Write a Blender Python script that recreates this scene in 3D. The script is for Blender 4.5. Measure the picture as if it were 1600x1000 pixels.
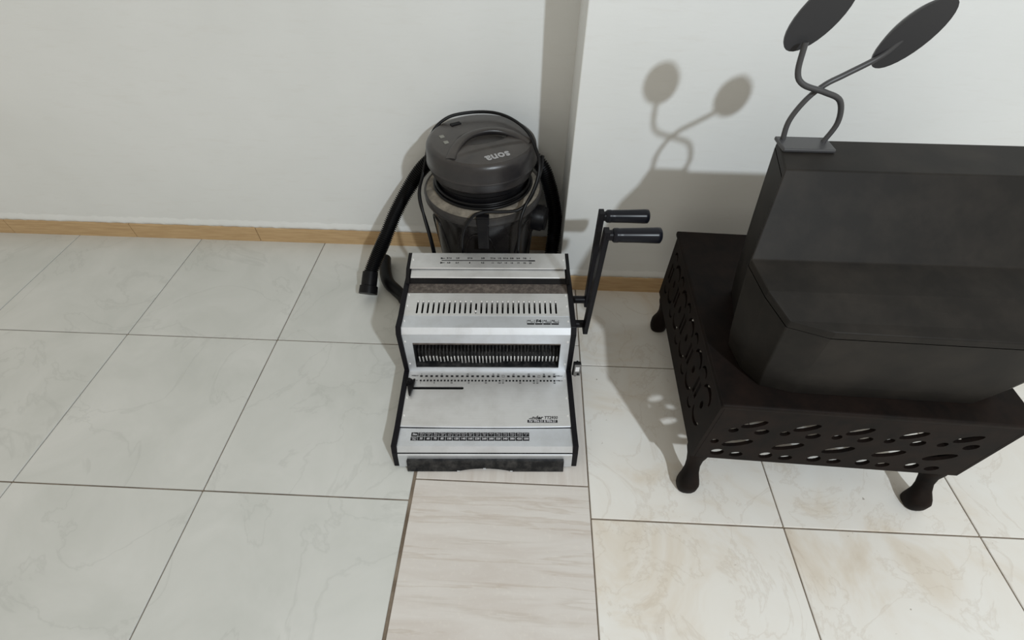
import bpy, bmesh, math, random
from mathutils import Vector, Matrix
from mathutils.geometry import tessellate_polygon

random.seed(7)
for o in list(bpy.data.objects):
    bpy.data.objects.remove(o, do_unlink=True)
SC = bpy.context.scene
COL = SC.collection
R = math.radians

# ------------------------------------------------------------------ camera
PITCH, ROLL, YAW, CAM_H = 0.834206, 0.0103805, -0.0351720, 1.008
cy, sy = math.cos(YAW), math.sin(YAW)
f0, r0, u0 = Vector((sy, cy, 0)), Vector((cy, -sy, 0)), Vector((0, 0, 1))
fw = math.cos(PITCH) * f0 - math.sin(PITCH) * u0
up = math.sin(PITCH) * f0 + math.cos(PITCH) * u0
rt = math.cos(ROLL) * r0 + math.sin(ROLL) * up
up2 = -math.sin(ROLL) * r0 + math.cos(ROLL) * up
cam_data = bpy.data.cameras.new('camera')
cam_data.sensor_fit = 'HORIZONTAL'
cam_data.sensor_width = 36.0
cam_data.lens = 732.467 / 1600 * 36
cam_data.clip_start = 0.02
cam = bpy.data.objects.new('camera', cam_data)
COL.objects.link(cam)
M = Matrix.Identity(4)
for i, v in enumerate((rt, up2, -fw)):
    for k in range(3):
        M[k][i] = v[k]
M.translation = Vector((0, 0, CAM_H))
cam.matrix_world = M
SC.camera = cam

# ------------------------------------------------------------------ light
world = bpy.data.worlds.new('world')
SC.world = world
world.use_nodes = True
bg = world.node_tree.nodes['Background']
bg.inputs[0].default_value = (1.0, 0.93, 0.80, 1)
bg.inputs[1].default_value = 0.61
ld = bpy.data.lights.new('room_lamp', 'POINT')
ld.energy = 146
ld.color = (0.85, 0.935, 1.0)
ld.shadow_soft_size = 0.04
lamp = bpy.data.objects.new('room_lamp', ld)
lamp.location = (1.0, -1.0, 2.0)
COL.objects.link(lamp)
SC.view_settings.view_transform = 'Standard'
SC.view_settings.look = 'None'
SC.view_settings.exposure = 0.0
SC.view_settings.gamma = 1.0
SC.view_settings.use_curve_mapping = False


# ------------------------------------------------------------------ materials
def lin(r, g, b):
    def c(x):
        x /= 255.0
        return x / 12.92 if x <= 0.04045 else ((x + 0.055) / 1.055) ** 2.4
    return (c(r), c(g), c(b), 1)


class NT:
    def __init__(s, name):
        s.m = bpy.data.materials.new(name)
        s.m.use_nodes = True
        s.t = s.m.node_tree
        s.b = s.t.nodes['Principled BSDF']

    def n(s, typ, **kw):
        nd = s.t.nodes.new(typ)
        for k, v in kw.items():
            if k in nd.inputs:
                nd.inputs[k].default_value = v
            else:
                setattr(nd, k, v)
        return nd

    def l(s, a, b):
        s.t.links.new(a, b)

    def coords(s, rand=True, scale=(1, 1, 1)):
        tc = s.n('ShaderNodeTexCoord')
        mp = s.n('ShaderNodeMapping')
        mp.inputs['Scale'].default_value = scale
        if rand:
            oi = s.n('ShaderNodeObjectInfo')
            cx = s.n('ShaderNodeCombineXYZ')
            m1 = s.n('ShaderNodeMath', operation='MULTIPLY')
            m1.inputs[1].default_value = 37.0
            m2 = s.n('ShaderNodeMath', operation='MULTIPLY')
            m2.inputs[1].default_value = 91.0
            s.l(oi.outputs['Random'], m1.inputs[0])
            s.l(oi.outputs['Random'], m2.inputs[0])
            s.l(m1.outputs[0], cx.inputs[0])
            s.l(m2.outputs[0], cx.inputs[1])
            s.l(cx.outputs[0], mp.inputs['Location'])
        s.l(tc.outputs['Object'], mp.inputs['Vector'])
        return mp.outputs[0]

    def noise(s, vec, scale, detail=4, rough=0.55, dist=0.0):
        nd = s.n('ShaderNodeTexNoise')
        nd.inputs['Scale'].default_value = scale
        nd.inputs['Detail'].default_value = detail
        nd.inputs['Roughness'].default_value = rough
        nd.inputs['Distortion'].default_value = dist
        s.l(vec, nd.inputs['Vector'])
        return nd.outputs['Fac']

    def ramp(s, fac, stops):
        nd = s.n('ShaderNodeValToRGB')
        e = nd.color_ramp.elements
        while len(e) < len(stops):
            e.new(0.5)
        for i, (p, c) in enumerate(stops):
            e[i].position = p
            e[i].color = c
        s.l(fac, nd.inputs[0])
        return nd.outputs[0]

    def mix(s, fac, a, b, mode='MIX'):
        nd = s.n('ShaderNodeMix', data_type='RGBA', blend_type=mode)
        for inp, v in ((nd.inputs[0], fac), (nd.inputs[6], a), (nd.inputs[7], b)):
            if hasattr(v, 'is_linked') or hasattr(v, 'links'):
                s.l(v, inp)
            else:
                inp.default_value = v
        return nd.outputs[2]

    def bump(s, h, strength=0.2, dist=0.002):
        nd = s.n('ShaderNodeBump')
        nd.inputs['Strength'].default_value = strength
        nd.inputs['Distance'].default_value = dist
        s.l(h, nd.inputs['Height'])
        s.l(nd.outputs[0], s.b.inputs['Normal'])

    def col(s, c):
        if hasattr(c, 'links'):
            s.l(c, s.b.inputs['Base Color'])
        else:
            s.b.inputs['Base Color'].default_value = c

    def pr(s, rough=0.5, metal=0.0, spec=0.5):
        s.b.inputs['Roughness'].default_value = rough
        s.b.inputs['Metallic'].default_value = metal
        s.b.inputs['Specular IOR Level'].default_value = spec


def white(v=1.0):
    return (v, v, v, 1)


def mat_plain(name, c, rough=0.5, metal=0.0, spec=0.5, dust=None, dust_amt=0.4, dscale=30, bump=0):
    n = NT(name)
    n.pr(rough, metal, spec)
    if dust:
        v = n.coords(False)
        f = n.noise(v, dscale, 6, 0.65)
        fr = n.ramp(f, [(0.42, white(0)), (0.7, white(dust_amt))])
        n.col(n.mix(fr, c, dust))
        if bump:
            n.bump(n.noise(v, dscale * 8, 2), bump, 0.001)
    else:
        n.col(c)
    return n.m


def mat_wall():
    n = NT('painted_plaster')
    n.pr(0.75, 0, 0.25)
    v = n.coords(False)
    a = n.noise(v, 2.2, 4)
    c = n.ramp(a, [(0.3, lin(213, 215, 214)), (0.7, lin(221, 223, 223))])
    vb = n.coords(False, (1, 1, 6))
    b = n.noise(vb, 14, 4, 0.6)
    n.col(n.mix(n.ramp(b, [(0.55, white(0)), (0.75, white(0.25))]), c, lin(208, 207, 203)))
    n.bump(n.noise(vb, 25, 5, 0.6), 0.12, 0.003)
    return n.m


def mat_tile_grey():
    n = NT('pale_grey_ceramic')
    n.pr(0.32, 0, 0.35)
    v = n.coords(True)
    c = n.ramp(n.noise(v, 5, 5, 0.6, 0.6), [(0.3, lin(190, 192, 188)), (0.7, lin(203, 204, 201))])
    vn = n.noise(v, 3.0, 6, 0.55, 1.2)
    line = n.ramp(vn, [(0.485, white(0)), (0.5, white(0.22)), (0.515, white(0))])
    n.col(n.mix(line, c, lin(160, 162, 158)))
    return n.m


def mat_tile_travertine(blocky=False):
    n = NT('veined_travertine_ceramic' if not blocky else 'banded_travertine_ceramic')
    n.pr(0.38, 0, 0.3)
    v = n.coords(True, (1.3, 8, 1) if not blocky else (14, 1.0, 1))
    base = n.ramp(n.noise(v, 3.2, 7, 0.62, 0.5),
                  [(0.25, lin(191, 183, 176)), (0.5, lin(201, 196, 191)), (0.75, lin(209, 206, 202))])
    vs = n.coords(True, (1, 1, 1))
    speck = n.ramp(n.noise(vs, 90, 4, 0.7), [(0.55, white(0)), (0.72, white(0.28))])
    base = n.mix(speck, base, lin(218, 214, 206))
    if not blocky:
        v2 = n.coords(True, (0.38, 6.5, 1))
        vn = n.noise(v2, 1.7, 8, 0.58, 0.25)
        l1 = n.ramp(vn, [(0.455, white(0)), (0.478, white(0.32)), (0.483, white(0.0))])
        base = n.mix(l1, base, lin(160, 142, 122))
        l2 = n.ramp(vn, [(0.575, white(0)), (0.603, white(0.26)), (0.608, white(0.0))])
        base = n.mix(l2, base, lin(158, 144, 128))
    n.col(base)
    return n.m


def mat_tile_marble():
    n = NT('clouded_beige_marble_ceramic')
    n.pr(0.28, 0, 0.35)
    v = n.coords(True)
    base = n.ramp(n.noise(v, 5.5, 5, 0.6, 0.8),
                  [(0.3, lin(219, 218, 214)), (0.52, lin(216, 213, 207)), (0.64, lin(209, 202, 191)), (0.8, lin(196, 185, 170))])
    vn = n.noise(v, 4.2, 8, 0.6, 1.6)
    l1 = n.ramp(vn, [(0.475, white(0)), (0.497, white(0.2)), (0.512, white(0))])
    base = n.mix(l1, base, lin(165, 148, 128))
    sp = n.ramp(n.noise(v, 60, 2, 0.5), [(0.74, white(0)), (0.78, white(0.6))])
    n.col(n.mix(sp, base, lin(110, 95, 80)))
    return n.m


def mat_grout():
    n = NT('dirty_grout')
    n.pr(0.9, 0, 0.1)
    v = n.coords(False)
    n.col(n.ramp(n.noise(v, 25, 5), [(0.3, lin(98, 86, 74)), (0.7, lin(140, 128, 114))]))
    return n.m


def mat_skirting():
    n = NT('tan_wood_look_skirting')
    n.pr(0.5, 0, 0.3)
    v = n.coords(False, (3, 3, 40))
    c = n.ramp(n.noise(v, 4, 5, 0.6), [(0.3, lin(172, 142, 104)), (0.7, lin(194, 166, 127))])
    n.col(c)
    return n.m


def mat_silver(name, c, rough, metal, brushed=True):
    n = NT(name)
    n.pr(rough, metal, 0.5)
    v = n.coords(False, (2, 60, 60) if brushed else (1, 1, 1))
    a = n.noise(v, 8, 4, 0.6)
    v2 = n.coords(False)
    d = n.ramp(n.noise(v2, 22, 6, 0.6), [(0.45, white(0)), (0.75, white(0.22))])
    base = n.mix(n.ramp(a, [(0.3, white(0)), (0.7, white(0.25))]), c, tuple(x * 0.8 for x in c[:3]) + (1,))
    n.col(n.mix(d, base, lin(150, 146, 138)))
    return n.m


def mat_dusty_plastic(name, c, dust, amt, rough=0.5, scale=18, updust=0.0, grain=0.0, spec=0.25):
    n = NT(name)
    n.pr(rough, 0, spec)
    v = n.coords(False)
    f = n.ramp(n.noise(v, scale, 7, 0.68), [(0.35, white(0)), (0.7, white(amt))])
    if updust > 0:
        g = n.n('ShaderNodeNewGeometry')
        sx = n.n('ShaderNodeSeparateXYZ')
        n.l(g.outputs['Normal'], sx.inputs[0])
        m = n.ramp(sx.outputs[2], [(0.6, white(0)), (0.97, white(1))])
        nz = n.ramp(n.noise(v, scale * 1.5, 7, 0.7), [(0.3, white(updust * 0.35)), (0.65, white(updust))])
        f = n.mix(1.0, f, n.mix(1.0, m, nz, 'MULTIPLY'), 'ADD')
    n.col(n.mix(f, c, dust))
    if grain:
        n.bump(n.noise(v, 900, 2), grain, 0.0006)
    return n.m


BLK = lin(15, 15, 18)
M_wall = mat_wall()
M_tg, M_tt, M_tb, M_tm = mat_tile_grey(), mat_tile_travertine(), mat_tile_travertine(True), mat_tile_marble()
M_grout, M_skirt = mat_grout(), mat_skirting()
M_silver = mat_silver('brushed_silver_sheet', lin(220, 221, 222), 0.50, 0.85)
M_silver_l = mat_silver('satin_silver_sheet', lin(222, 226, 232), 0.52, 0.9, False)
M_chrome = mat_plain('bright_steel', lin(240, 240, 240), 0.42, 0.7)
M_black = mat_plain('black_plastic', BLK, 0.40, 0, 0.14, lin(50, 47, 44), 0.2, 25)
M_black_pow = mat_plain('black_powder_coat', lin(16, 15, 20), 0.36, 0.0, 0.14, lin(40, 38, 38), 0.15, 40)
M_void = mat_plain('dark_interior', lin(10, 10, 11), 0.8, 0, 0.2)
M_recess = mat_plain('black_recess_sheet', lin(26, 27, 30), 0.42, 0.1, 0.2, lin(85, 84, 84), 0.5, 60)
M_felt = mat_plain('dusty_grey_felt', lin(78, 72, 69), 0.95, 0, 0.1, lin(128, 120, 112), 0.6, 110, 0.3)
M_ink = mat_plain('black_ink', lin(20, 20, 24), 0.6, 0, 0.3)
M_white_ink = mat_plain('pale_ink', lin(205, 205, 210), 0.6, 0, 0.3)
M_dim_ink = mat_plain('grey_ink', lin(95, 95, 98), 0.6, 0, 0.3)
M_grip = mat_plain('black_rubber_grip', lin(17, 18, 25), 0.28, 0, 0.2)
M_drawer = mat_plain('scuffed_black_plastic', lin(22, 23, 25), 0.42, 0, 0.2, lin(90, 88, 86), 0.45, 50)
M_inlet = mat_plain('grey_socket_plastic', lin(105, 104, 104), 0.4)
M_sticker = mat_plain('white_sticker', lin(225, 225, 228), 0.5)
M_head = mat_dusty_plastic('dusty_charcoal_plastic', lin(33, 32, 35), lin(88, 82, 76), 0.2, 0.30, 14, 0.36, 0.25, spec=0.45)
M_deck = mat_dusty_plastic('heavily_dusty_black_plastic', lin(36, 34, 34), lin(138, 131, 120), 0.6, 0.7, 22, 0.7)
M_bucket = mat_dusty_plastic('smoky_black_plastic', lin(18, 17, 19), lin(70, 65, 60), 0.3, 0.25, 9)
M_rim = mat_dusty_plastic('charcoal_rim_plastic', lin(38, 37, 39), lin(92, 87, 80), 0.25, 0.36, 20, 0.2)
M_hose = mat_plain('black_ribbed_plastic', lin(13, 13, 15), 0.36, 0, 0.16)
M_cord = mat_plain('black_rubber_cord', lin(12, 12, 14), 0.36, 0, 0.2)
M_logo = mat_plain('silver_lettering', lin(152, 152, 154), 0.5)
M_iron = mat_dusty_plastic('rusty_cast_iron', lin(17, 14, 13), lin(46, 33, 27), 0.4, 0.6, 20, spec=0.1)
M_box = mat_plain('dark_brown_sheet_metal', lin(28, 26, 24), 0.55, 0, 0.15, lin(56, 51, 46), 0.35, 12)
M_caster = mat_plain('dark_caster_enamel', lin(60, 60, 62), 0.4)


# ------------------------------------------------------------------ mesh helpers
def link(name, mesh, mat=None, parent=None, smooth=False):
    o = bpy.data.objects.new(name, mesh)
    COL.objects.link(o)
    if mat and not mesh.materials:
        mesh.materials.append(mat)
    if parent:
        o.parent = parent
    if smooth:
        for p in mesh.polygons:
            p.use_smooth = True
    return o


def from_bm(name, bm, mat, parent=None, smooth=False, bevel=0, segs=2, recalc=True):
    if recalc:
        bmesh.ops.recalc_face_normals(bm, faces=bm.faces)
    me = bpy.data.meshes.new(name)
    bm.to_mesh(me)
    bm.free()
    o = link(name, me, mat, parent, smooth)
    if bevel:
        md = o.modifiers.new('bevel', 'BEVEL')
        md.width = bevel
        md.segments = segs
        md.limit_method = 'ANGLE'
        md.angle_limit = R(30)
    return o


def smooth_by_angle(o, ang=35):
    me = o.data
    for p in me.polygons:
        p.use_smooth = True
    bm = bmesh.new()
    bm.from_mesh(me)
    for e in bm.edges:
        if len(e.link_faces) == 2 and e.calc_face_angle(0) > R(ang):
            e.smooth = False
    bm.to_mesh(me)
    bm.free()
    return o


def add_box(bm, x0, x1, y0, y1, z0, z1):
    vs = [bm.verts.new(p) for p in ((x0, y0, z0), (x1, y0, z0), (x1, y1, z0), (x0, y1, z0),
                                    (x0, y0, z1), (x1, y0, z1), (x1, y1, z1), (x0, y1, z1))]
    for f in ((3, 2, 1, 0), (4, 5, 6, 7), (0, 1, 5, 4), (1, 2, 6, 5), (2, 3, 7, 6), (3, 0, 4, 7)):
        bm.faces.new([vs[i] for i in f])


def box(name, b, mat, parent=None, bevel=0.0, segs=2):
    bm = bmesh.new()
    add_box(bm, *b)
    return from_bm(name, bm, mat, parent, bevel=bevel, segs=segs)


def add_prism(bm, poly, a, b, place):
    """poly: 2D points, extruded between a and b; place(p, q, t) -> xyz"""
    A = [bm.verts.new(place(p[0], p[1], a)) for p in poly]
    B = [bm.verts.new(place(p[0], p[1], b)) for p in poly]
    n = len(poly)
    for i in range(n):
        bm.faces.new((A[i], A[(i + 1) % n], B[(i + 1) % n], B[i]))
    for ring in (A, B):
        tri = tessellate_polygon([[Vector((p[0], p[1], 0)) for p in poly]])
        for t in tri:
            try:
                bm.faces.new([ring[i] for i in t])
            except ValueError:
                pass


def prism_x(name, poly, x0, x1, mat, parent, bevel=0.0):
    bm = bmesh.new()
    add_prism(bm, poly, x0, x1, lambda p, q, t: (t, p, q))
    return from_bm(name, bm, mat, parent, bevel=bevel)


def sheet_x(name, pts, x0, x1, th, mat, parent, bevel=0.0):
    """bent sheet: profile pts (y,z) seen from outside (front/top), thickness inward"""
    n = len(pts)
    inner = []
    for i in range(n):
        ds = []
        for j in (i - 1, i):
            if 0 <= j < n - 1:
                d = Vector((pts[j + 1][0] - pts[j][0], pts[j + 1][1] - pts[j][1])).normalized()
                ds.append(Vector((d.y, -d.x)))
        nn = sum(ds, Vector((0, 0))).normalized()
        k = th / max(0.4, nn.dot(ds[0]))
        inner.append((pts[i][0] + nn.x * k, pts[i][1] + nn.y * k))
    return prism_x(name, list(pts) + inner[::-1], x0, x1, mat, parent, bevel)


def plate_holes(name, org, u, v, outer, holes, th, mat, parent, bevel=0.0):
    """flat plate through org with in-plane axes u,v; polygon outer with holes; thickness back along -n"""
    org, u, v = Vector(org), Vector(u).normalized(), Vector(v).normalized()
    n = u.cross(v).normalized()
    loops = [outer] + holes
    flat = [p for l in loops for p in l]
    tris = tessellate_polygon([[Vector((p[0], p[1], 0)) for p in l] for l in loops])
    bm = bmesh.new()
    T = [bm.verts.new(org + u * p[0] + v * p[1]) for p in flat]
    B = [bm.verts.new(org + u * p[0] + v * p[1] - n * th) for p in flat]
    for t in tris:
        for ring in (T, B):
            try:
                bm.faces.new([ring[i] for i in t])
            except ValueError:
                pass
    k = 0
    for l in loops:
        m = len(l)
        for i in range(m):
            a, b = k + i, k + (i + 1) % m
            bm.faces.new((T[a], T[b], B[b], B[a]))
        k += m
    return from_bm(name, bm, mat, parent, bevel=bevel)


def rect(x0, x1, y0, y1):
    return [(x0, y0), (x1, y0), (x1, y1), (x0, y1)]


def stadium(cx, cy, w, h, n=4):
    """slot w wide (x), h tall (y) with round ends"""
    r = w / 2
    pts = []
    for i in range(n + 1):
        a = math.pi * i / n
        pts.append((cx + r * math.cos(a), cy + h / 2 - r + r * math.sin(a)))
    for i in range(n + 1):
        a = math.pi + math.pi * i / n
        pts.append((cx + r * math.cos(a), cy - h / 2 + r + r * math.sin(a)))
    return pts


def blob(cx, cy, a, b, rot=0, n=14):
    out = []
    for i in range(n):
        t = 2 * math.pi * i / n
        x, y = a * math.cos(t), b * math.sin(t)
        out.append((cx + x * math.cos(rot) - y * math.sin(rot), cy + x * math.sin(rot) + y * math.cos(rot)))
    return out


def catmull(pts, sub):
    P = [Vector(p) for p in pts]
    P = [P[0] * 2 - P[1]] + P + [P[-1] * 2 - P[-2]]
    out = []
    for i in range(1, len(P) - 2):
        for k in range(sub):
            t = k / sub
            a, b, c, d = P[i - 1], P[i], P[i + 1], P[i + 2]
            out.append(0.5 * ((2 * b) + (c - a) * t + (2 * a - 5 * b + 4 * c - d) * t * t + (3 * b - a - 3 * c + d) * t ** 3))
    out.append(P[-2])
    return out


def resample(pts, step):
    L = [0]
    for a, b in zip(pts, pts[1:]):
        L.append(L[-1] + (b - a).length)
    n = max(2, int(L[-1] / step))
    out, j = [], 0
    for i in range(n + 1):
        s = L[-1] * i / n
        while j < len(L) - 2 and L[j + 1] < s:
            j += 1
        t = (s - L[j]) / max(1e-9, L[j + 1] - L[j])
        out.append(pts[j].lerp(pts[j + 1], t))
    return out


def add_tube(bm, pts, rad, seg=10, cap=True, flat=None):
    """rad: number or function(i, n); flat=(a,b) elliptical section with fixed up"""
    n = len(pts)
    t0 = (pts[1] - pts[0]).normalized()
    ref = Vector((0, 0, 1)) if abs(t0.z) < 0.9 else Vector((1, 0, 0))
    nx = t0.cross(ref).normalized()
    rings = []
    for i in range(n):
        t = (pts[min(i + 1, n - 1)] - pts[max(i - 1, 0)]).normalized()
        nx = (nx - t * nx.dot(t)).normalized()
        ny = t.cross(nx)
        r = rad(i, n) if callable(rad) else rad
        ring = []
        for k in range(seg):
            a = 2 * math.pi * k / seg
            fa, fb = flat if flat else (1, 1)
            ring.append(bm.verts.new(pts[i] + nx * (math.cos(a) * r * fa) + ny * (math.sin(a) * r * fb)))
        rings.append(ring)
    for A, B in zip(rings, rings[1:]):
        for k in range(seg):
            bm.faces.new((A[k], A[(k + 1) % seg], B[(k + 1) % seg], B[k]))
    if cap:
        bm.faces.new(rings[0][::-1])
        bm.faces.new(rings[-1])
    return rings


def tube(name, pts, rad, mat, parent=None, seg=10, smooth=True, cap=True, flat=None):
    bm = bmesh.new()
    add_tube(bm, [Vector(p) for p in pts], rad, seg, cap, flat)
    o = from_bm(name, bm, mat, parent)
    if smooth:
        smooth_by_angle(o, 50)
    return o


def add_lathe(bm, prof, seg=64, c=(0, 0, 0)):
    rings = []
    for r, z in prof:
        if r < 1e-6:
            rings.append([bm.verts.new((c[0], c[1], c[2] + z))])
        else:
            rings.append([bm.verts.new((c[0] + r * math.cos(2 * math.pi * k / seg), c[1] + r * math.sin(2 * math.pi * k / seg), c[2] + z)) for k in range(seg)])
    for A, B in zip(rings, rings[1:]):
        for k in range(seg):
            a, b = k % len(A), (k + 1) % len(A)
            c2, d = (k + 1) % len(B), k % len(B)
            vs = []
            for v in (A[a], A[b], B[c2], B[d]):
                if v not in vs:
                    vs.append(v)
            if len(vs) >= 3:
                bm.faces.new(vs)


def lathe(name, prof, mat, parent=None, seg=64, ang=35):
    bm = bmesh.new()
    add_lathe(bm, prof, seg)
    return smooth_by_angle(from_bm(name, bm, mat, parent), ang)


def text(name, s, size, mat, parent, mtx, bold=0.0, shear=0.0, align='LEFT', th=0.0002, sx=1.0, space=1.0):
    cu = bpy.data.curves.new(name, 'FONT')
    cu.body = s
    cu.size = size
    cu.align_x = align
    cu.align_y = 'CENTER'
    cu.offset = bold
    cu.shear = shear
    cu.extrude = th
    cu.resolution_u = 2
    cu.space_character = space
    o = bpy.data.objects.new(name, cu)
    COL.objects.link(o)
    bpy.context.view_layer.update()
    dg = bpy.context.evaluated_depsgraph_get()
    me = bpy.data.meshes.new_from_object(o.evaluated_get(dg))
    bpy.data.objects.remove(o, do_unlink=True)
    me.materials.clear()
    me.transform(mtx @ Matrix.Diagonal((sx, 1, 1, 1)))
    return link(name, me, mat, parent)


def text_bm(bm, s, size, mtx, bold=0.0, shear=0.0, align='CENTER', th=0.0001, sx=1.0):
    o = text('t', s, size, None, None, mtx, bold, shear, align, th, sx)
    bm.from_mesh(o.data)
    me = o.data
    bpy.data.objects.remove(o, do_unlink=True)
    bpy.data.meshes.remove(me)


def frame(org, u, v):
    u, v = Vector(u).normalized(), Vector(v).normalized()
    n = u.cross(v)
    m = Matrix.Identity(4)
    for k in range(3):
        m[k][0], m[k][1], m[k][2], m[k][3] = u[k], v[k], n[k], org[k]
    return m


def thing(name, label, cat, loc=(0, 0, 0), rz=0.0, group=None):
    o = bpy.data.objects.new(name, None)
    COL.objects.link(o)
    o.location = loc
    o.rotation_euler = (0, 0, rz)
    o.empty_display_size = 0.05
    o['label'], o['category'] = label, cat
    if group:
        o['group'] = group
    return o


def struct(o, label=None):
    o['kind'] = 'structure'
    if label:
        o['label'] = label
    return o


# ------------------------------------------------------------------ setting
WB, WP, PX = 1.242, 1.058, 0.1025      # back wall, pillar front face, pillar left face
XL, XR, YF = -2.0, 2.0, -0.5

floor = struct(box('floor', (XL, XR, YF, WB + 0.1, -0.06, -0.0035), M_grout), 'tiled floor in three kinds of ceramic tile with dirty grout')


def tile_column(x0, x1, joints, gap, mats, warp=0.0):
    for i in range(len(joints) - 1):
        y0, y1 = joints[i], joints[i + 1]
        bm = bmesh.new()
        add_box(bm, x0 + gap, x1 - gap, y0 + 0.0014, y1 - 0.0014, -0.012, random.uniform(-0.0006, 0.0))
        m = mats[i] if isinstance(mats, list) else mats
        from_bm('tile', bm, m, floor, bevel=0.0012, segs=1)


tile_column(-1.534, -1.108, [-0.473, -0.046, 0.381, 0.8075, WB], 0.0014, M_tg)
tile_column(-1.960, -1.534, [-0.473, -0.046, 0.381, 0.8075, WB], 0.0014, M_tg)
tile_column(-1.108, -0.682, [-0.473, -0.046, 0.381, 0.8075, WB], 0.0014, M_tg)
tile_column(-0.682, -0.2262 - 0.0048, [-0.473, -0.046, 0.381, 0.8075, WB], 0.0014, M_tg)
tile_column(-0.2262, 0.1575, [-0.372, 0.028, 0.4285, 0.8285, WB], 0.0013, [M_tt, M_tt, M_tb, M_tt])
for k in range(5):
    a = 0.1575 + 0.4 * k
    tile_column(a, min(a + 0.4, XR), [-0.44, -0.04, 0.3595, 0.7605, WB if k == 0 else WP + 0.02], 0.0013, M_tm)

struct(box('wall_back', (XL, PX + 0.05, WB, WB + 0.1, -0.05, 2.6), M_wall), 'white painted plaster wall behind the vacuum cleaner')
bm = bmesh.new()
add_box(bm, PX, XR, WP, WB + 0.1, -0.05, 2.6)
pil = from_bm('wall_right', bm, M_wall, bevel=0.003, segs=3)
struct(pil, 'white plaster pillar face that juts out at the right')


def skirting(name, pieces, labeltxt):
    root = None
    for (x0, x1, y0, y1) in pieces:
        bm = bmesh.new()
        add_box(bm, x0, x1, y0, y1, -0.002, 0.054 + random.uniform(-0.0006, 0.0006))
        if root is None:
            root = from_bm(name, bm, M_skirt, bevel=0.0015)
            struct(root, labeltxt)
        else:
            from_bm('tile', bm, M_skirt, root, bevel=0.0015)


skirting('baseboard_back', [(-0.472, PX - 0.009, WB - 0.008, WB + 0.01), (-0.900, -0.474, WB - 0.008, WB + 0.01), (-1.33, -0.902, WB - 0.008, WB + 0.01), (-1.76, -1.332, WB - 0.008, WB + 0.01), (XL, -1.762, WB - 0.008, WB + 0.01)],
         'tan skirting strip along the back wall')
skirting('baseboard_right', [(PX - 0.001, 0.50, WP - 0.008, WP + 0.01), (0.502, 0.93, WP - 0.008, WP + 0.01), (0.932, 1.36, WP - 0.008, WP + 0.01), (1.362, XR, WP - 0.008, WP + 0.01)],
         'tan skirting strip along the pillar face')
# rough plaster ridge where paint stops above the skirting
for nm, x0, x1, y in (('trim_1', XL, PX, WB), ('trim_2', PX, XR, WP)):
    bm = bmesh.new()
    n = 160
    rings = []
    for i in range(n + 1):
        x = x0 + (x1 - x0) * i / n
        h = 0.061 + random.uniform(-0.002, 0.003)
        d = 0.0045 + random.uniform(-0.0012, 0.0012)
        rings.append([bm.verts.new(p) for p in ((x, y + 0.002, h + 0.022), (x, y - d * 0.5, h + 0.008), (x, y - d, h), (x, y - d, 0.053), (x, y + 0.002, 0.053))])
    for A, B in zip(rings, rings[1:]):
        for k in range(4):
            bm.faces.new((A[k], A[k + 1], B[k + 1], B[k]))
    o = from_bm(nm, bm, M_wall, smooth=True)
    struct(o, 'rough plaster ridge above the skirting')

# ------------------------------------------------------------------ binding machine
MX, MPH, YO = -0.05226, R(2.53), 0.69
c_, s_ = math.cos(MPH), math.sin(MPH)


def m2w(x, y, z):
    return Vector((MX + x * c_ - y * s_, x * s_ + y * c_, z))


ROOT_LOC = m2w(0, YO, 0)
mach = thing('binding_machine', 'silver and black wire binding machine with two lever handles, in front of vacuum cleaner', 'binding machine', ROOT_LOC, MPH)
MO = Matrix.Translation((0, -YO, 0))


def mp(o):
    """bring a part modelled in machine coordinates under the machine root (mesh data shifted)"""
    o.data.transform(MO)
    o.parent = mach
    return o


W = 0.193
plate_prof = [(0.465, 0.0), (0.4735, 0.044), (0.4805, 0.0645), (0.535, 0.0625), (0.681, 0.0695), (0.6875, 0.196), (0.699, 0.2115),
              (0.737, 0.2093), (0.806, 0.2145), (0.836, 0.216), (0.900, 0.213), (0.914, 0.200), (0.914, 0.0)]
for s, nm in ((-1, 'left'), (1, 'right')):
    a, b = sorted((s * W, s * 0.2055))
    o = mp(prism_x('side_plate', plate_prof, a, b, M_black_pow, None, 0.0012))
# dark fill inside the body, added to block light
inner = [(0.49, 0.01), (0.49, 0.048), (0.67, 0.052), (0.73, 0.07), (0.73, 0.18), (0.745, 0.187), (0.90, 0.195), (0.905, 0.01)]
mp(prism_x('inner_light_block', inner, -W + 0.0005, W - 0.0005, M_void, None))
# lower front face with drawer
mp(sheet_x('lower_panel', [(0.4625, 0.004), (0.4715, 0.0385), (0.4727, 0.0402), (0.4745, 0.0408)], -W, W, 0.0015, M_silver_l, None))
mp(prism_x('gap_strip', [(0.4775, 0.030), (0.4775, 0.049), (0.488, 0.049), (0.488, 0.030)], -W, W, M_void, None))
mp(sheet_x('front_strip', [(0.4750, 0.0458), (0.4830, 0.0600), (0.5345, 0.0565)], -W, W, 0.0015, M_silver_l, None))
# drawer with finger arch
dr_out = [(-0.1735, 0.0), (-0.062, 0.0), (-0.060, 0.0022)]
for i in range(0, 11):
    t = -1 + 2 * i / 10
    dr_out.append((-0.0015 + 0.058 * t, 0.0015 + 0.0075 * (1 - t * t)))
dr_out += [(0.058, 0.0022), (0.060, 0.0), (0.1745, 0.0), (0.1745, 0.0315), (-0.1735, 0.0315)]
dv = Vector((0, 0.0105, 0.030)).normalized()
dr = mp(plate_holes('drawer', (0, 0.4515, 0.0015), (1, 0, 0), dv, dr_out, [], 0.008, M_drawer, None, 0.0012))
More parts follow.
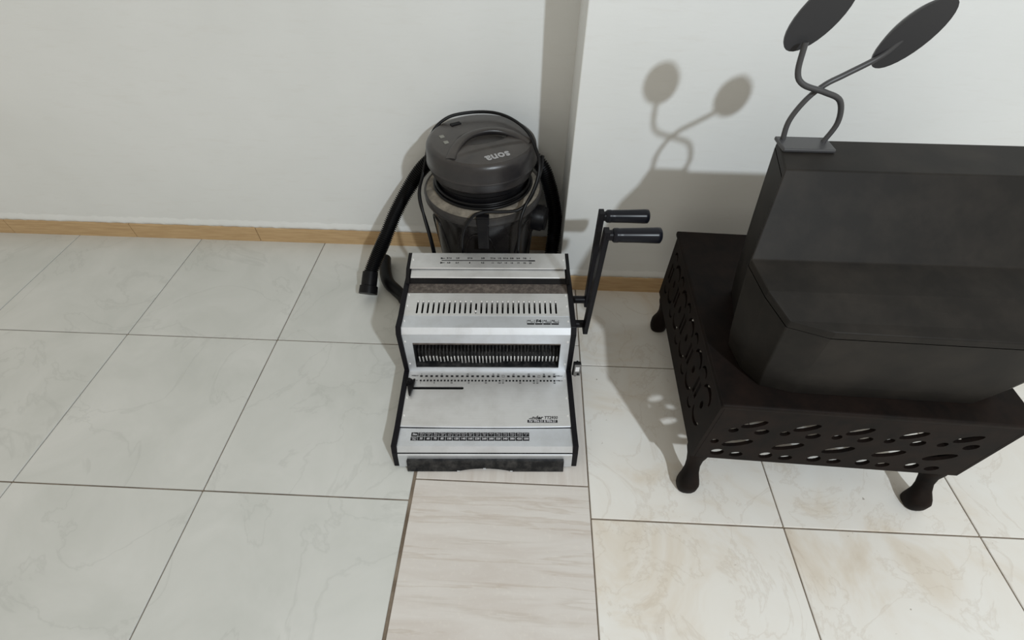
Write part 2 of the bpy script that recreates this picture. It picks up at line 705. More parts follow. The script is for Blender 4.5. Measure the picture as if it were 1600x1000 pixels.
# the little bright clips on the drawer's edge
for x in (-0.060, -0.0015, 0.058):
    o = box('clip', (x - 0.003, x + 0.003, 0.4508, 0.4535, 0.0015, 0.0045), M_silver_l, None, 0.0005)
    if abs(x) < 0.01:
        o.data.transform(Matrix.Translation((0, 0.002, 0.0075)))
    o.data.transform(MO)
    o.parent = dr

# paper table
T0, T1 = Vector((0, 0.5325, 0.0605)), Vector((0, 0.6825, 0.0665))
tu, tv = Vector((1, 0, 0)), (T1 - T0).normalized()
TL = (T1 - T0).length


def tpt(lx, ly):
    """table-plane coords of machine (x,y)"""
    return (lx, (ly - T0.y) / (T1.y - T0.y) * TL)


a0, a1 = tpt(-0.183, 0.632), tpt(-0.060, 0.632)
slot = []
for i in range(7):
    t = math.pi / 2 + math.pi * i / 6
    slot.append((a0[0] + 0.0036 * math.cos(t), a0[1] + 0.0036 * math.sin(t)))
for i in range(7):
    t = -math.pi / 2 + math.pi * i / 6
    slot.append((a1[0] + 0.0036 * math.cos(t), a1[1] + 0.0036 * math.sin(t)))
outer = [(-W, 0.0)]
for i in range(1, 12):
    x = -W + 2 * W * i / 12
    outer.append((x, -0.0022 * (1 - (x / W) ** 2)))
outer += [(W, 0.0), (W, TL), (-W, TL)]
table = mp(plate_holes('paper_table', T0, tu, tv, outer, [slot], 0.0025, M_silver, None))
mp(box('slot_bed', (-0.19, -0.05, 0.622, 0.642, 0.0545, 0.0595), M_void))
TN = tu.cross(tv)


bm = bmesh.new()
rings = []
for p in outer[:13]:
    y, z = p[1], 0.0
    q = T0 + tu * p[0] + tv * p[1]
    rings.append([bm.verts.new(q + tv * a + Vector((0, 0, 1)) * b) for a, b in ((0.0012, 0.0002), (0.0001, 0.0001), (-0.0012, -0.0012), (-0.0013, -0.0030), (0.0012, -0.0030))])
for A, B in zip(rings, rings[1:]):
    for k in range(5):
        bm.faces.new((A[k], A[(k + 1) % 5], B[(k + 1) % 5], B[k]))
bm.faces.new(rings[0])
bm.faces.new(rings[-1])
mp(from_bm('table_lip', bm, M_silver_l))
bm = bmesh.new()
rings = []
for p in outer[:13]:
    q = T0 + tu * p[0] + tv * p[1]
    rings.append([bm.verts.new(q + tv * a + Vector((0, 0, 1)) * b) for a, b in ((-0.0034, -0.0034), (-0.0034, -0.0046), (0.0012, -0.0046), (0.0012, -0.0031), (-0.0006, -0.0031))])
for A, B in zip(rings, rings[1:]):
    for k in range(5):
        bm.faces.new((A[k], A[(k + 1) % 5], B[(k + 1) % 5], B[k]))
bm.faces.new(rings[0])
bm.faces.new(rings[-1])
mp(from_bm('table_lip_shade', bm, M_black))  # black strip standing in for the shaded gap under the lip


def ton(lx, ly, h=0.0003):
    q = tpt(lx, ly)
    return T0 + tu * q[0] + tv * q[1] + TN * h


def print_part(name, mat, build, parent):
    bm = bmesh.new()
    build(bm)
    o = from_bm(name, bm, mat)
    o.data.transform(MO)
    o.parent = parent
    return o


def flat_box(bm, m, w, h, th=0.0002):
    vs = [bm.verts.new(m @ Vector(p)) for p in ((-w / 2, -h / 2, 0), (w / 2, -h / 2, 0), (w / 2, h / 2, 0), (-w / 2, h / 2, 0),
                                                (-w / 2, -h / 2, th), (w / 2, -h / 2, th), (w / 2, h / 2, th), (-w / 2, h / 2, th))]
    for f in ((3, 2, 1, 0), (4, 5, 6, 7), (0, 1, 5, 4), (1, 2, 6, 5), (2, 3, 7, 6), (3, 0, 4, 7)):
        bm.faces.new([vs[i] for i in f])


def marks(bm):
    for i in range(27):
        x = -0.1617 + 0.3248 * i / 26
        if i in (16, 23):
            for dx, dy, w, h in ((-0.003, 0, .0006, .005), (0.003, 0, .0006, .005), (0, .0025, .006, .0006), (0, -.0025, .006, .0006)):
                flat_box(bm, frame(ton(x + dx, 0.6660 + dy), tu, tv), w, h)
            continue
        flat_box(bm, frame(ton(x, 0.6657), tu, tv), 0.0062, 0.0046)
        if i in (0, 4, 9, 14, 15, 18, 21, 24, 26):
            text_bm(bm, str(i + 1), 0.0052, frame(ton(x, 0.6715), tu, tv), 0.0001)
    for i in range(40):
        x = -0.1618 + 0.3243 * i / 39
        if i in (24, 34):
            flat_box(bm, frame(ton(x, 0.6555), tu, tv), 0.004, 0.0006)
            flat_box(bm, frame(ton(x, 0.6508), tu, tv), 0.004, 0.0006)
            flat_box(bm, frame(ton(x - .002, 0.6531), tu, tv), 0.0006, 0.004)
            flat_box(bm, frame(ton(x + .002, 0.6531), tu, tv), 0.0006, 0.004)
        else:
            flat_box(bm, frame(ton(x, 0.6531), tu, tv), 0.0042, 0.0046)
        if i in (0, 4, 9, 14, 19, 23, 24, 29, 33, 34, 39):
            text_bm(bm, str(i + 1), 0.0052, frame(ton(x, 0.6465), tu, tv), 0.0001)
    text_bm(bm, 'WIRE 2:1', 0.0045, frame(ton(-0.177, 0.6670), tu, tv), 0.0001)
    text_bm(bm, 'WIRE 3:1', 0.0045, frame(ton(-0.177, 0.6535), tu, tv), 0.0001)
    text_bm(bm, 'WIRE 2:1', 0.0045, frame(ton(0.175, 0.6670), tu, tv), 0.0001)
    text_bm(bm, 'WIRE 3:1', 0.0045, frame(ton(0.175, 0.6535), tu, tv), 0.0001)


print_part('hole_scale', M_ink, marks, table)


def ender(bm):
    text_bm(bm, 'nder', 0.0125, frame(ton(0.1045, 0.5537), tu, tv), 0.0004, 0.25, 'LEFT', sx=1.06)
    # worn remains of the first letters
    flat_box(bm, frame(ton(0.1005, 0.5513), tu, tv), 0.0040, 0.0016)
    flat_box(bm, frame(ton(0.1035, 0.5522), tu, tv), 0.0016, 0.0030)
    text_bm(bm, 'TT2930', 0.0098, frame(ton(0.1330, 0.5537), tu, tv), 0.00025, 0.2, 'LEFT', sx=0.98)
    flat_box(bm, frame(ton(0.129, 0.5447), tu, tv), 0.0685, 0.0068)


print_part('lettering', M_ink, ender, table)
print_part('lettering', M_white_ink, lambda bm: text_bm(bm, 'For Wire 3:1 & Wire 2:1', 0.0078, frame(ton(0.129, 0.5449, 0.0006), tu, tv), 0.0002, 0.15, sx=0.78), table)

# size chart on the front strip
S0, S1 = Vector((0, 0.4830, 0.0600)), Vector((0, 0.5345, 0.0565))
sv = (S1 - S0).normalized()
SN = tu.cross(sv)


def son(lx, ly, h=0.0003):
    t = (ly - S0.y) / (S1.y - S0.y)
    p = S0.lerp(S1, t)
    return Vector((lx, p.y, p.z)) + SN * h


def pitch(i):
    return -0.1655 + 0.01555 * (i + 0.5)


strip = [o for o in mach.children if o.name.startswith('front_strip')][0]


def cells(bm):
    for i in range(17):
        x = pitch(i) - 0.0005
        for y in (0.5128, 0.5018):
            flat_box(bm, frame(son(x, y), tu, sv), 0.0146, 0.0096)


print_part('size_chart', M_ink, cells, strip)
sizes = ['3/16"', '1/4"', '5/16"', '3/8"', '7/16"', '1/2"', '9/16"', '5/8"', '3/4"', '7/8"', '1"', '1-1/8"', '1-1/4"', '1-3/8"', '1-1/2"', '2"']
mms = ['4.8mm', '6.4mm', '8mm', '9.5mm', '11mm', '12.7mm', '14.3mm', '16mm', '19mm', '22mm', '25mm', '28mm', '32mm', '35mm', '38mm', '51mm']
caps = ['35', '60', '75', '85', '105', '120', '140', '160', '220', '260', '280', '320', '340', '380', '420', '500']


def chart_text(bm):
    text_bm(bm, 'Size', 0.0062, frame(son(pitch(0), 0.5128, .0006), tu, sv), 0.00015)
    text_bm(bm, 'Sheets', 0.0042, frame(son(pitch(0), 0.5038, .0006), tu, sv))
    text_bm(bm, '(80g)', 0.0040, frame(son(pitch(0), 0.4998, .0006), tu, sv))
    for i in range(16):
        x = pitch(i + 1)
        text_bm(bm, mms[i], 0.0040, frame(son(x, 0.5148, .0006), tu, sv))
        text_bm(bm, sizes[i], 0.0038, frame(son(x, 0.5107, .0006), tu, sv))
        text_bm(bm, caps[i], 0.0068, frame(son(x, 0.5018, .0006), tu, sv), 0.00015)


print_part('lettering', M_white_ink, chart_text, strip)

# vertical face with the comb window
F0, F1 = Vector((0, 0.6820, 0.0665)), Vector((0, 0.6900, 0.1940))
fv = (F1 - F0).normalized()
FL = (F1 - F0).length


def fz(z):
    return (z - F0.z) / (F1.z - F0.z) * FL


win = [(-0.1745, fz(0.0785)), (0.1730, fz(0.0780)), (0.1725, fz(0.164)), (-0.1720, fz(0.166))]
face = mp(plate_holes('front_panel', F0, tu, fv, [(-W, 0), (W, 0), (W, FL), (-W, FL)], [win], 0.002, M_silver_l, None))
# recess
mp(sheet_x('recess_back', [(0.6845, 0.0775), (0.7100, 0.0780), (0.7235, 0.100), (0.7225, 0.128), (0.711, 0.151), (0.6905, 0.1665)], -0.176, 0.175, 0.0015, M_recess, None))
mp(box('recess_end', (-0.1765, -0.1745, 0.6895, 0.722, 0.077, 0.166), M_recess))
mp(box('recess_end', (0.1732, 0.1752, 0.6895, 0.722, 0.077, 0.166), M_recess))
# dusty rail along the recess top
mp(prism_x('dust_rail', [(0.6870, 0.1610), (0.6868, 0.1632), (0.690, 0.1655), (0.693, 0.1655), (0.691, 0.1605)], -0.1718, 0.1722, M_felt, None, 0.001))
# hooked comb teeth
for i in range(40):
    x = -0.1665 + 0.3355 * i / 39
    lo = 0.0
    if 12 <= i <= 13 or 15 <= i <= 21:
        lo = 0.011
    elif i in (14, 22, 23):
        lo = 0.005
    dz = -0.003 if i in (0, 1, 6, 7, 9) else 0.0
    jx = random.uniform(-0.0003, 0.0003)
    bm = bmesh.new()
    prof = [(0.7190, 0.130 + dz), (0.7080, 0.124 + dz), (0.7020, 0.113 + dz), (0.6990, 0.100 + dz), (0.7010, 0.096 + dz), (0.7035, 0.100 + dz), (0.7065, 0.112 + dz), (0.7110, 0.121 + dz), (0.7205, 0.126 + dz)]
    add_prism(bm, prof, x - 0.0014 + jx, x + 0.0014 + jx, lambda p, q, t: (t, p, q))
    tooth = from_bm('comb_tooth', bm, M_drawer)
    mp(tooth)
    tip = box('tooth_tip', (x - 0.0015 + jx, x + 0.0015 + jx, 0.6978, 0.7012, 0.0845 + dz - lo, 0.1035 + dz), M_chrome, None, 0.0005, 1)
    tip.data.transform(MO)
    tip.parent = tooth
# slots behind the teeth, darker strips in the recess wall
for i in range(40):
    x = -0.1665 + 0.3355 * i / 39
    mp(box('comb_slot', (x + 0.0018, x + 0.0052, 0.7200, 0.7232, 0.086, 0.124), M_void))

# bevel, badge panel, slot panel
mp(sheet_x('bevel_panel', [(0.6900, 0.1942), (0.6995, 0.2078), (0.7370, 0.2062)], -W, W, 0.0015, M_silver_l, None))
P0, P1 = Vector((0, 0.7370, 0.2068)), Vector((0, 0.8060, 0.2118))
pv = (P1 - P0).normalized()
PL = (P1 - P0).length
holes = []
slot_x = [-0.1640 + 0.3262 * i / 26 for i in range(27)]
for i, x in enumerate(slot_x):
    y0, y1 = (0.7435, 0.7815) if i != 11 else (0.7435, 0.7755)
    h = PL / (P1.y - P0.y)
    holes.append(stadium(x, ((y0 + y1) / 2 - P0.y) * h, 0.0044, (y1 - y0) * h))
spanel = mp(plate_holes('slot_panel', P0, tu, pv, [(-W, 0), (W, 0), (W, PL), (-W, PL)], holes, 0.0018, M_silver, None))
for i, x in enumerate(slot_x):
    y = 0.7795 if i != 11 else 0.7500
    z = 0.2068 + (y - 0.737) / 0.069 * 0.005
    bm = bmesh.new()
    bmesh.ops.create_icosphere(bm, subdivisions=2, radius=0.0026, matrix=Matrix.Translation((x, y, z + 0.0012)) @ Matrix.Diagonal((0.85, 1.3, 0.9, 1)))
    add_box(bm, x - 0.0016, x + 0.0016, y - 0.002, y + 0.002, 0.193, z)
    mp(from_bm('punch_pin', bm, M_chrome, smooth=False))

# format badges on the bevel panel's flat
B0, B1 = Vector((0, 0.6995, 0.2078)), Vector((0, 0.7370, 0.2062))
bv = (B1 - B0).normalized()
BN = tu.cross(bv)


def bon(lx, ly, h=0.0003):
    p = B0.lerp(B1, (ly - B0.y) / (B1.y - B0.y))
    return Vector((lx, p.y, p.z)) + BN * h


bev = [o for o in mach.children if o.name.startswith('bevel_panel')][0]


def badges(bm):
    for k, (t1, t2) in enumerate((('A4', '2:1'), ('F4', ''), ('A4', '34pins'), ('A5', '24pins'))):
        x = 0.1015 + 0.0186 * k
        flat_box(bm, frame(bon(x, 0.7118), tu, bv), 0.0168, 0.0042)
        if k == 1:
            text_bm(bm, 'F4', 0.0125, frame(bon(x, 0.7205), tu, bv), 0.0005)
        else:
            text_bm(bm, t1, 0.0062, frame(bon(x - 0.0035, 0.7222), tu, bv), 0.0002)
            text_bm(bm, t2, 0.0048, frame(bon(x + 0.003, 0.7178), tu, bv), 0.0001)
        for dx in (-.0084, .0084):
            flat_box(bm, frame(bon(x + dx, 0.7195), tu, bv), 0.0005, 0.010)


print_part('format_badge', M_ink, badges, bev)

# felt recess and wire-closing tower
mp(prism_x('felt_pad', [(0.8062, 0.205), (0.8062, 0.2108), (0.838, 0.2125), (0.838, 0.205)], -W, W, M_felt, None))
mp(prism_x('rear_cover', [(0.838, 0.19), (0.838, 0.2125), (0.900, 0.210), (0.912, 0.199), (0.912, 0.005), (0.906, 0.005), (0.906, 0.19)], -W, W, M_black, None))
for s in (-1, 1):
    a, b = sorted((s * 0.1915, s * 0.2003))
    mp(prism_x('tower_cheek', [(0.8325, 0.2165), (0.8385, 0.2290), (0.8615, 0.2415), (0.9145, 0.2475), (0.9145, 0.200), (0.8325, 0.2165)][:5], a, b, M_black, None, 0.0008))
mp(prism_x('tower_body', [(0.8360, 0.2085), (0.8470, 0.2285), (0.868, 0.2345), (0.909, 0.241), (0.909, 0.205)], -0.1914, 0.1914, M_black, None))
mp(sheet_x('closing_jaw', [(0.8425, 0.2280), (0.8438, 0.2302), (0.8720, 0.2360)], -0.1885, 0.1885, 0.002, M_silver, None))
top = mp(sheet_x('tower_top', [(0.8640, 0.2385), (0.8650, 0.2412), (0.9140, 0.2468)], -0.1915, 0.1915, 0.002, M_silver, None))
G0, G1 = Vector((0, 0.8650, 0.2412)), Vector((0, 0.9140, 0.2468))
gv = (G1 - G0).normalized()
GN = tu.cross(gv)


def gon(lx, ly, h=0.0003):
    p = G0.lerp(G1, (ly - G0.y) / (G1.y - G0.y))
    return Vector((lx, p.y, p.z)) + GN * h


def gauge(bm):
    flat_box(bm, frame(gon(0.0, 0.8893), tu, gv), 0.232, 0.0022)
    flat_box(bm, frame(gon(0.108, 0.8890), tu, gv), 0.016, 0.0034)
    labels = ['3/16', '1/4', '5/16', '3/8', '7/16', '1/2', '9/16', '5/8', '3/4', '7/8', '1']
    xs = [-0.098, -0.077, -0.046, -0.014, 0.011, 0.0275, 0.043, 0.058, 0.074, 0.090, 0.104]
    for x, t in zip(xs, labels):
        text_bm(bm, t, 0.0070, frame(gon(x, 0.8968), tu, gv), 0.0002)
    for x, t in zip(xs, ['4.8', '6.4', '8', '9.5', '11', '12.7', '14', '16', '19', '22', '25']):
        text_bm(bm, t, 0.0066, frame(gon(x, 0.8815), tu, gv), 0.0002)
    for y in (0.8965, 0.8815):
        m = frame(gon(-0.114, y), tu, gv)
        vs = [bm.verts.new(m @ Vector(p)) for p in ((-.0045, .003, 0), (-.0045, -.003, 0), (.0035, 0, 0), (-.0045, .003, .0002), (-.0045, -.003, .0002), (.0035, 0, .0002))]
        bm.faces.new(vs[3:])
        flat_box(bm, frame(gon(-0.1095, y), tu, gv), 0.004, 0.001)


print_part('size_gauge', M_ink, gauge, top)

# screws
ctr = Vector((0, 0.75, 0.05))


def screw(p, n):
    bm = bmesh.new()
    bmesh.ops.create_cone(bm, cap_ends=True, segments=10, radius1=0.0029, radius2=0.0020, depth=0.0016)
    q = Vector((0, 0, 1)).rotation_difference(Vector(n)).to_matrix().to_4x4()
    bm.transform(Matrix.Translation(p) @ q)
    mp(smooth_by_angle(from_bm('screw', bm, M_chrome), 30))


PN = tu.cross(pv)
FN = tu.cross(fv)
for s in (-1, 1):
    x = s * 0.1885
    for y in (0.800, 0.7665):
        screw(Vector((x, y, 0.2068 + (y - 0.737) / 0.069 * 0.005 + 0.0006)), PN)
    screw(bon(x, 0.7205, 0.0006), BN)
    for z in (0.170, 0.092):
        t = (z - F0.z) / (F1.z - F0.z)
        q = F0.lerp(F1, t)
        screw(Vector((x, q.y, q.z)) + FN * 0.0006, FN)
    for y in (0.606, 0.559) + ((0.660,) if s > 0 else ()):
        screw(ton(x, y, 0.0006), TN)
    screw(gon(s * 0.1865, 0.8915, 0.0006), GN)

# edge guide knob and pointer
kn = ton(-0.1835, 0.6400, 0)
bm = bmesh.new()
bmesh.ops.create_cone(bm, cap_ends=True, segments=20, radius1=0.0085, radius2=0.0075, depth=0.014, matrix=Matrix.Translation(kn + Vector((-0.002, 0.002, 0.009))))
bmesh.ops.create_cone(bm, cap_ends=True, segments=16, radius1=0.0052, radius2=0.0045, depth=0.008, matrix=Matrix.Translation(kn + Vector((-0.002, 0.002, 0.018))))
guide = mp(smooth_by_angle(from_bm('edge_guide', bm, M_black), 35))
bm = bmesh.new()
pts2 = [(-0.0075, 0.640), (-0.0015, 0.6465), (0.0100, 0.6535), (0.0085, 0.634), (0.0035, 0.607), (0.0005, 0.6065), (-0.004, 0.622)]
add_prism(bm, [(kn.x + a, b) for a, b in pts2], 0.0675, 0.0755, lambda p, q, t: (p, q, t))
o = from_bm('guide_fin', bm, M_black, bevel=0.0012)
o.data.transform(MO)
o.parent = guide

# lever handles on the right side
def lever(shaft, arm_x, bot, topp, grip_x0, grip_x1, r):
    b = bmesh.new()
    (yb, zb), (yt, zt) = bot, topp
    poly = [(yb - 0.011, zb), (yb + 0.011, zb), (yt + 0.010, zt), (yt - 0.010, zt)]
    add_prism(b, poly, arm_x - 0.0055, arm_x + 0.0055, lambda p, q, t: (t, p, q))
    arm = mp(from_bm('lever_arm', b, M_black_pow, bevel=0.0012))
    gy, gz = yt, zt - 0.012

    def sub(o):
        o.data.transform(MO)
        o.parent = arm
    sub(tube('lever_shaft', [(0.204, shaft[0], shaft[1]), (arm_x, shaft[0], shaft[1])], 0.0095, M_black_pow, None, 18))
    sub(tube('grip_neck', [(arm_x, gy, gz), (grip_x0 + 0.004, gy, gz)], r * 0.72, M_black_pow, None, 18))
    L = grip_x1 - grip_x0
    prof = [(0, 0.80), (0.003, 0.98), (0.009, 1.00), (0.012, 0.95), (0.02, 0.97), (L * 0.5, 1.00), (L * 0.90, 1.08), (L * 0.97, 1.06), (L - 0.0015, 0.96), (L, 0.80)]
    gp = [Vector((grip_x0 + a, gy, gz)) for a, _ in prof]
    sub(tube('hand_grip', gp, lambda i, n: prof[i][1] * r, M_grip, None, 24))


lever((0.814, 0.184), 0.2440, (0.815, 0.166), (0.818, 0.440), 0.2535, 0.3440, 0.0138)
lever((0.757, 0.158), 0.2360, (0.744, 0.146), (0.716, 0.469), 0.2480, 0.3410, 0.0143)

# mains inlet on the right plate
inl = mp(box('power_inlet', (0.2052, 0.2235, 0.664, 0.673, 0.072, 0.119), M_black, None, 0.002))
o = box('inlet_face', (0.2080, 0.2243, 0.6615, 0.6660, 0.0745, 0.1165), M_inlet, None, 0.001)
o.data.transform(MO); o.parent = inl
o = box('white_label', (0.2105, 0.2200, 0.6605, 0.6630, 0.0935, 0.110), M_sticker, None, 0.0004)
o.data.transform(MO); o.parent = inl
o = tube('fuse_cap', [(0.2185, 0.6625, 0.083), (0.2185, 0.6595, 0.083)], 0.0028, M_black, None, 12)
o.data.transform(MO); o.parent = inl
for z0, z1 in ((0.116, 0.123), (0.066, 0.073)):
    o = tube('inlet_screw', [(0.214, 0.669, z0), (0.214, 0.669, z1)], 0.0026, M_black, None, 10)
    o.data.transform(MO); o.parent = inl

# ------------------------------------------------------------------ vacuum cleaner
VX, VY = -0.1165, 1.0765
vac = thing('vacuum_cleaner', 'dusty charcoal drum vacuum cleaner with black ribbed hose, standing between machine and white wall', 'vacuum cleaner', (VX, VY, 0))


def vp(o):
    o.data.transform(Matrix.Translation((-VX, -VY, 0)))
    o.parent = vac
    return o


bucket = lathe('drum', [(0.0, 0.045), (0.100, 0.045), (0.116, 0.05), (0.1205, 0.06), (0.1235, 0.10), (0.132, 0.20), (0.1395, 0.295), (0.1425, 0.314), (0.140, 0.320)], M_bucket, vac, 80)
# recessed arch-shaped moulding on the drum front
for a0 in (-150, -90, -30):
    pts = []
    for i in range(25):
        t = -1 + 2 * i / 24
        z = 0.285 - 0.20 * abs(t) ** 3.2
        rr = 0.1235 + (z - 0.10) * 0.085 + 0.0005
        a = R(a0 + 24 * t)
        pts.append(Vector((rr * math.cos(a), rr * math.sin(a), z)))
    o = tube('drum_rib', pts, 0.0022, M_bucket, None, 6)
    o.parent = vac
lathe('drum_rim', [(0.1405, 0.316), (0.1500, 0.316), (0.1525, 0.320), (0.1535, 0.335), (0.1515, 0.339), (0.148, 0.3395)], M_rim, vac, 80)
lathe('drum_deck', [(0.149, 0.3375), (0.147, 0.338), (0.1440, 0.3395), (0.125, 0.347), (0.110, 0.350), (0.0, 0.350)], M_deck, vac, 80)
lathe('head_neck', [(0.1125, 0.347), (0.1125, 0.372), (0.118, 0.378), (0.118, 0.398), (0.1, 0.40)], M_black, vac, 72)
# castor feet
for k in range(4):
    a = R(45 + 90 * k)
    p = Vector((0.108 * math.cos(a), 0.108 * math.sin(a), 0.022))
    cs = tube('castor', [p + Vector((-0.008, 0, 0)), p + Vector((0.008, 0, 0))], 0.022, M_black, None, 16)
    cs.parent = vac
    br = tube('castor_bracket', [p + Vector((0, 0, 0.012)), p + Vector((0, 0, 0.040))], 0.011, M_black, None, 12)
    br.parent = cs
# motor head, a lathe whose top carries a scooped recess under the handle
HA = R(27)
e1, e2 = Vector((math.cos(HA), math.sin(HA))), Vector((-math.sin(HA), math.cos(HA)))
bm = bmesh.new()
prof = [(0.118, 0.389), (0.1265, 0.393), (0.1290, 0.398), (0.1303, 0.4150), (0.1310, 0.4172), (0.1350, 0.4178), (0.1366, 0.4190), (0.1368, 0.4204), (0.1358, 0.4220), (0.1352, 0.4235), (0.1354, 0.432), (0.1348, 0.447), (0.1337, 0.4555), (0.1310, 0.4615), (0.1270, 0.4655), (0.1235, 0.4678)]
rad = [0.121 * (1 - i / 60) for i in range(60)] + [0.0]


def top_z(x, y):
    r = math.hypot(x, y)
    z = 0.4690 + 0.0085 * (1 - (r / 0.125) ** 2)
    a = x * e1.x + y * e1.y
    b = x * e2.x + y * e2.y
    # scooped recess under the handle
    d = ((a - 0.003) / 0.068) ** 2 + ((b + 0.010) / 0.034) ** 2
    if d < 1:
        q = min(1.0, (1 - d) / 0.35)
        z -= 0.016 * q * q * (3 - 2 * q)
    # front sector lies a little lower than the rear dome
    if b < -0.060:
        q = min(1.0, (-0.060 - b) / 0.006)
        z -= 0.003 * q * q * (3 - 2 * q)
    return z


seg = 144
rings = []
for r, z in prof:
    rings.append([bm.verts.new((r * math.cos(2 * math.pi * k / seg), r * math.sin(2 * math.pi * k / seg), z)) for k in range(seg)])
for r in rad:
    if r == 0:
        rings.append([bm.verts.new((0, 0, top_z(0, 0)))])
    else:
        rings.append([bm.verts.new((r * math.cos(2 * math.pi * k / seg), r * math.sin(2 * math.pi * k / seg),
                                    top_z(r * math.cos(2 * math.pi * k / seg), r * math.sin(2 * math.pi * k / seg)))) for k in range(seg)])
for A, B in zip(rings, rings[1:]):
    for k in range(seg):
        if len(B) == 1:
            bm.faces.new((A[k], A[(k + 1) % seg], B[0]))
        else:
            bm.faces.new((A[k], A[(k + 1) % seg], B[(k + 1) % seg], B[k]))
head = smooth_by_angle(from_bm('motor_head', bm, M_head, vac), 60)


def hl(a, b, z):
    return Vector((e1.x * a + e2.x * b, e1.y * a + e2.y * b, z))


# carry handle
N = 40
bm = bmesh.new()
rings = []
for i in range(N + 1):
    t = -1 + 2 * i / N
    q = 1 - abs(t) ** 2.6
    a, b, z = 0.101 * t, -0.066 + 0.060 * q, 0.464 + 0.0215 * (1 - abs(t) ** 2.2)
    P = hl(a, b, z)
    w = 0.0125 - 0.0030 * (1 - abs(t))
    h = 0.0065
    t2 = t + 0.01
    q2 = 1 - abs(t2) ** 2.6
    tan = (hl(0.101 * t2, -0.066 + 0.060 * q2, 0) - hl(a, b, 0)).normalized()
    nx = Vector((-tan.y, tan.x, 0))
    ring = []
    for k in range(12):
        an = 2 * math.pi * k / 12
        ca, sa = math.cos(an), math.sin(an)
        ex = abs(ca) ** 0.7 * (1 if ca >= 0 else -1)
        ez = abs(sa) ** 0.7 * (1 if sa >= 0 else -1)
        ring.append(bm.verts.new(P + nx * ex * w + Vector((0, 0, 1)) * ez * h))
    rings.append(ring)
for A, B in zip(rings, rings[1:]):
    for k in range(12):
        bm.faces.new((A[k], A[(k + 1) % 12], B[(k + 1) % 12], B[k]))
bm.faces.new(rings[0])
bm.faces.new(rings[-1])
smooth_by_angle(from_bm('carry_handle', bm, M_head, vac), 60)
# head details
def on_head(x, y, dz=0.0004):
    return Vector((x - VX, y - VY, top_z(x - VX, y - VY) + dz))


for (x, y) in ((-0.209, 1.065), (-0.195, 1.037)):
    p = on_head(x, y, 0.0002)
    o = box('pale_mark', (-0.0055, 0.0055, -0.006, 0.006, -0.001, 0.0012), mat_plain('pale_grey_mark', lin(128, 128, 122), 0.6), None, 0.0004)
    o.data.transform(Matrix.Translation(p) @ Matrix.Rotation(R(28), 4, 'Z'))
    o.parent = vac
p = on_head(-0.184, 1.129, 0.0)
sw = box('rocker_switch', (-0.013, 0.013, -0.0065, 0.0065, -0.002, 0.003), M_black, None, 0.001)
sw.data.transform(Matrix.Translation(p) @ Matrix.Rotation(R(32), 4, 'Z'))
sw.parent = vac
tx = Vector((-0.070, 0.9875)) - Vector((VX, VY))
tz = top_z(tx.x, tx.y)
lo_ = text('lettering', 'sona', 0.0340, M_logo, vac, Matrix.Translation((tx.x, tx.y, 0)) @ Matrix.Rotation(R(180 + 29), 4, 'Z'), 0.0009, 0, 'CENTER', 0.0004, 0.95)
for v in lo_.data.vertices:
    v.co.z += top_z(v.co.x, v.co.y) + 0.0007
# front latch
lat = vp(box('latch', (-0.119, -0.092, 0.9185, 0.934, 0.255, 0.344), M_black, None, 0.002))
o = vp(box('latch_hook', (-0.121, -0.090, 0.921, 0.9385, 0.325, 0.348), M_black, None, 0.002))
o.parent = lat
# inlet port at the right
prt = tube('inlet_port', [(0.128, -0.022, 0.262), (0.158, -0.030, 0.262), (0.161, -0.0308, 0.262), (0.168, -0.0325, 0.262)], lambda i, n: (0.034, 0.034, 0.030, 0.030)[i], M_black, vac, 28)
tube('port_flange', [(0.126, -0.0215, 0.262), (0.136, -0.0242, 0.262)], 0.041, M_bucket, vac, 28)

# hose, ribbed
hose_pts = [(-0.4605, 1.018, 0.0585), (-0.456, 1.031, 0.071), (-0.438, 1.057, 0.104), (-0.412, 1.085, 0.150), (-0.382, 1.130, 0.205), (-0.342, 1.175, 0.262),
            (-0.292, 1.203, 0.319), (-0.225, 1.214, 0.362), (-0.15, 1.216, 0.382), (-0.075, 1.215, 0.382), (-0.015, 1.210, 0.365), (0.035, 1.198, 0.330),
            (0.061, 1.180, 0.278), (0.078, 1.160, 0.218), (0.083, 1.145, 0.175), (0.081, 1.122, 0.128), (0.076, 1.095, 0.085), (0.066, 1.055, 0.045), (0.050, 1.010, 0.024), (0.035, 0.985, 0.022)]
sp = resample(catmull(hose_pts, 14), 0.0014)


def rib(i, n):
    return 0.0205 if i % 4 in (0, 1) else 0.0163


hose = vp(tube('hose', sp, rib, M_hose, None, 20))
for p in hose.data.polygons:
    p.use_smooth = False
d0 = (Vector(hose_pts[0]) - Vector(hose_pts[2])).normalized()
h0 = Vector(hose_pts[0])
d0 = Vector((-0.05, -0.79, -0.61)).normalized()
cuff_prof = [(-0.012, 0.0185), (-0.010, 0.0222), (0.010, 0.0226), (0.030, 0.0226), (0.032, 0.0262), (0.045, 0.0268), (0.055, 0.0268), (0.0565, 0.0252), (0.055, 0.0225), (0.034, 0.021)]
cuff = tube('hose_cuff', [h0 + d0 * a for a, _ in cuff_prof], lambda i, n: cuff_prof[i][1], M_black, None, 32)
cuff.data.transform(Matrix.Translation((-VX, -VY, 0)))
cuff.parent = vac

# mains cord draped over the head
CR = 0.0039


def cord(pts, name='mains_cord'):
    return vp(tube(name, resample(catmull(pts, 10), 0.006), CR, M_cord, None, 8))


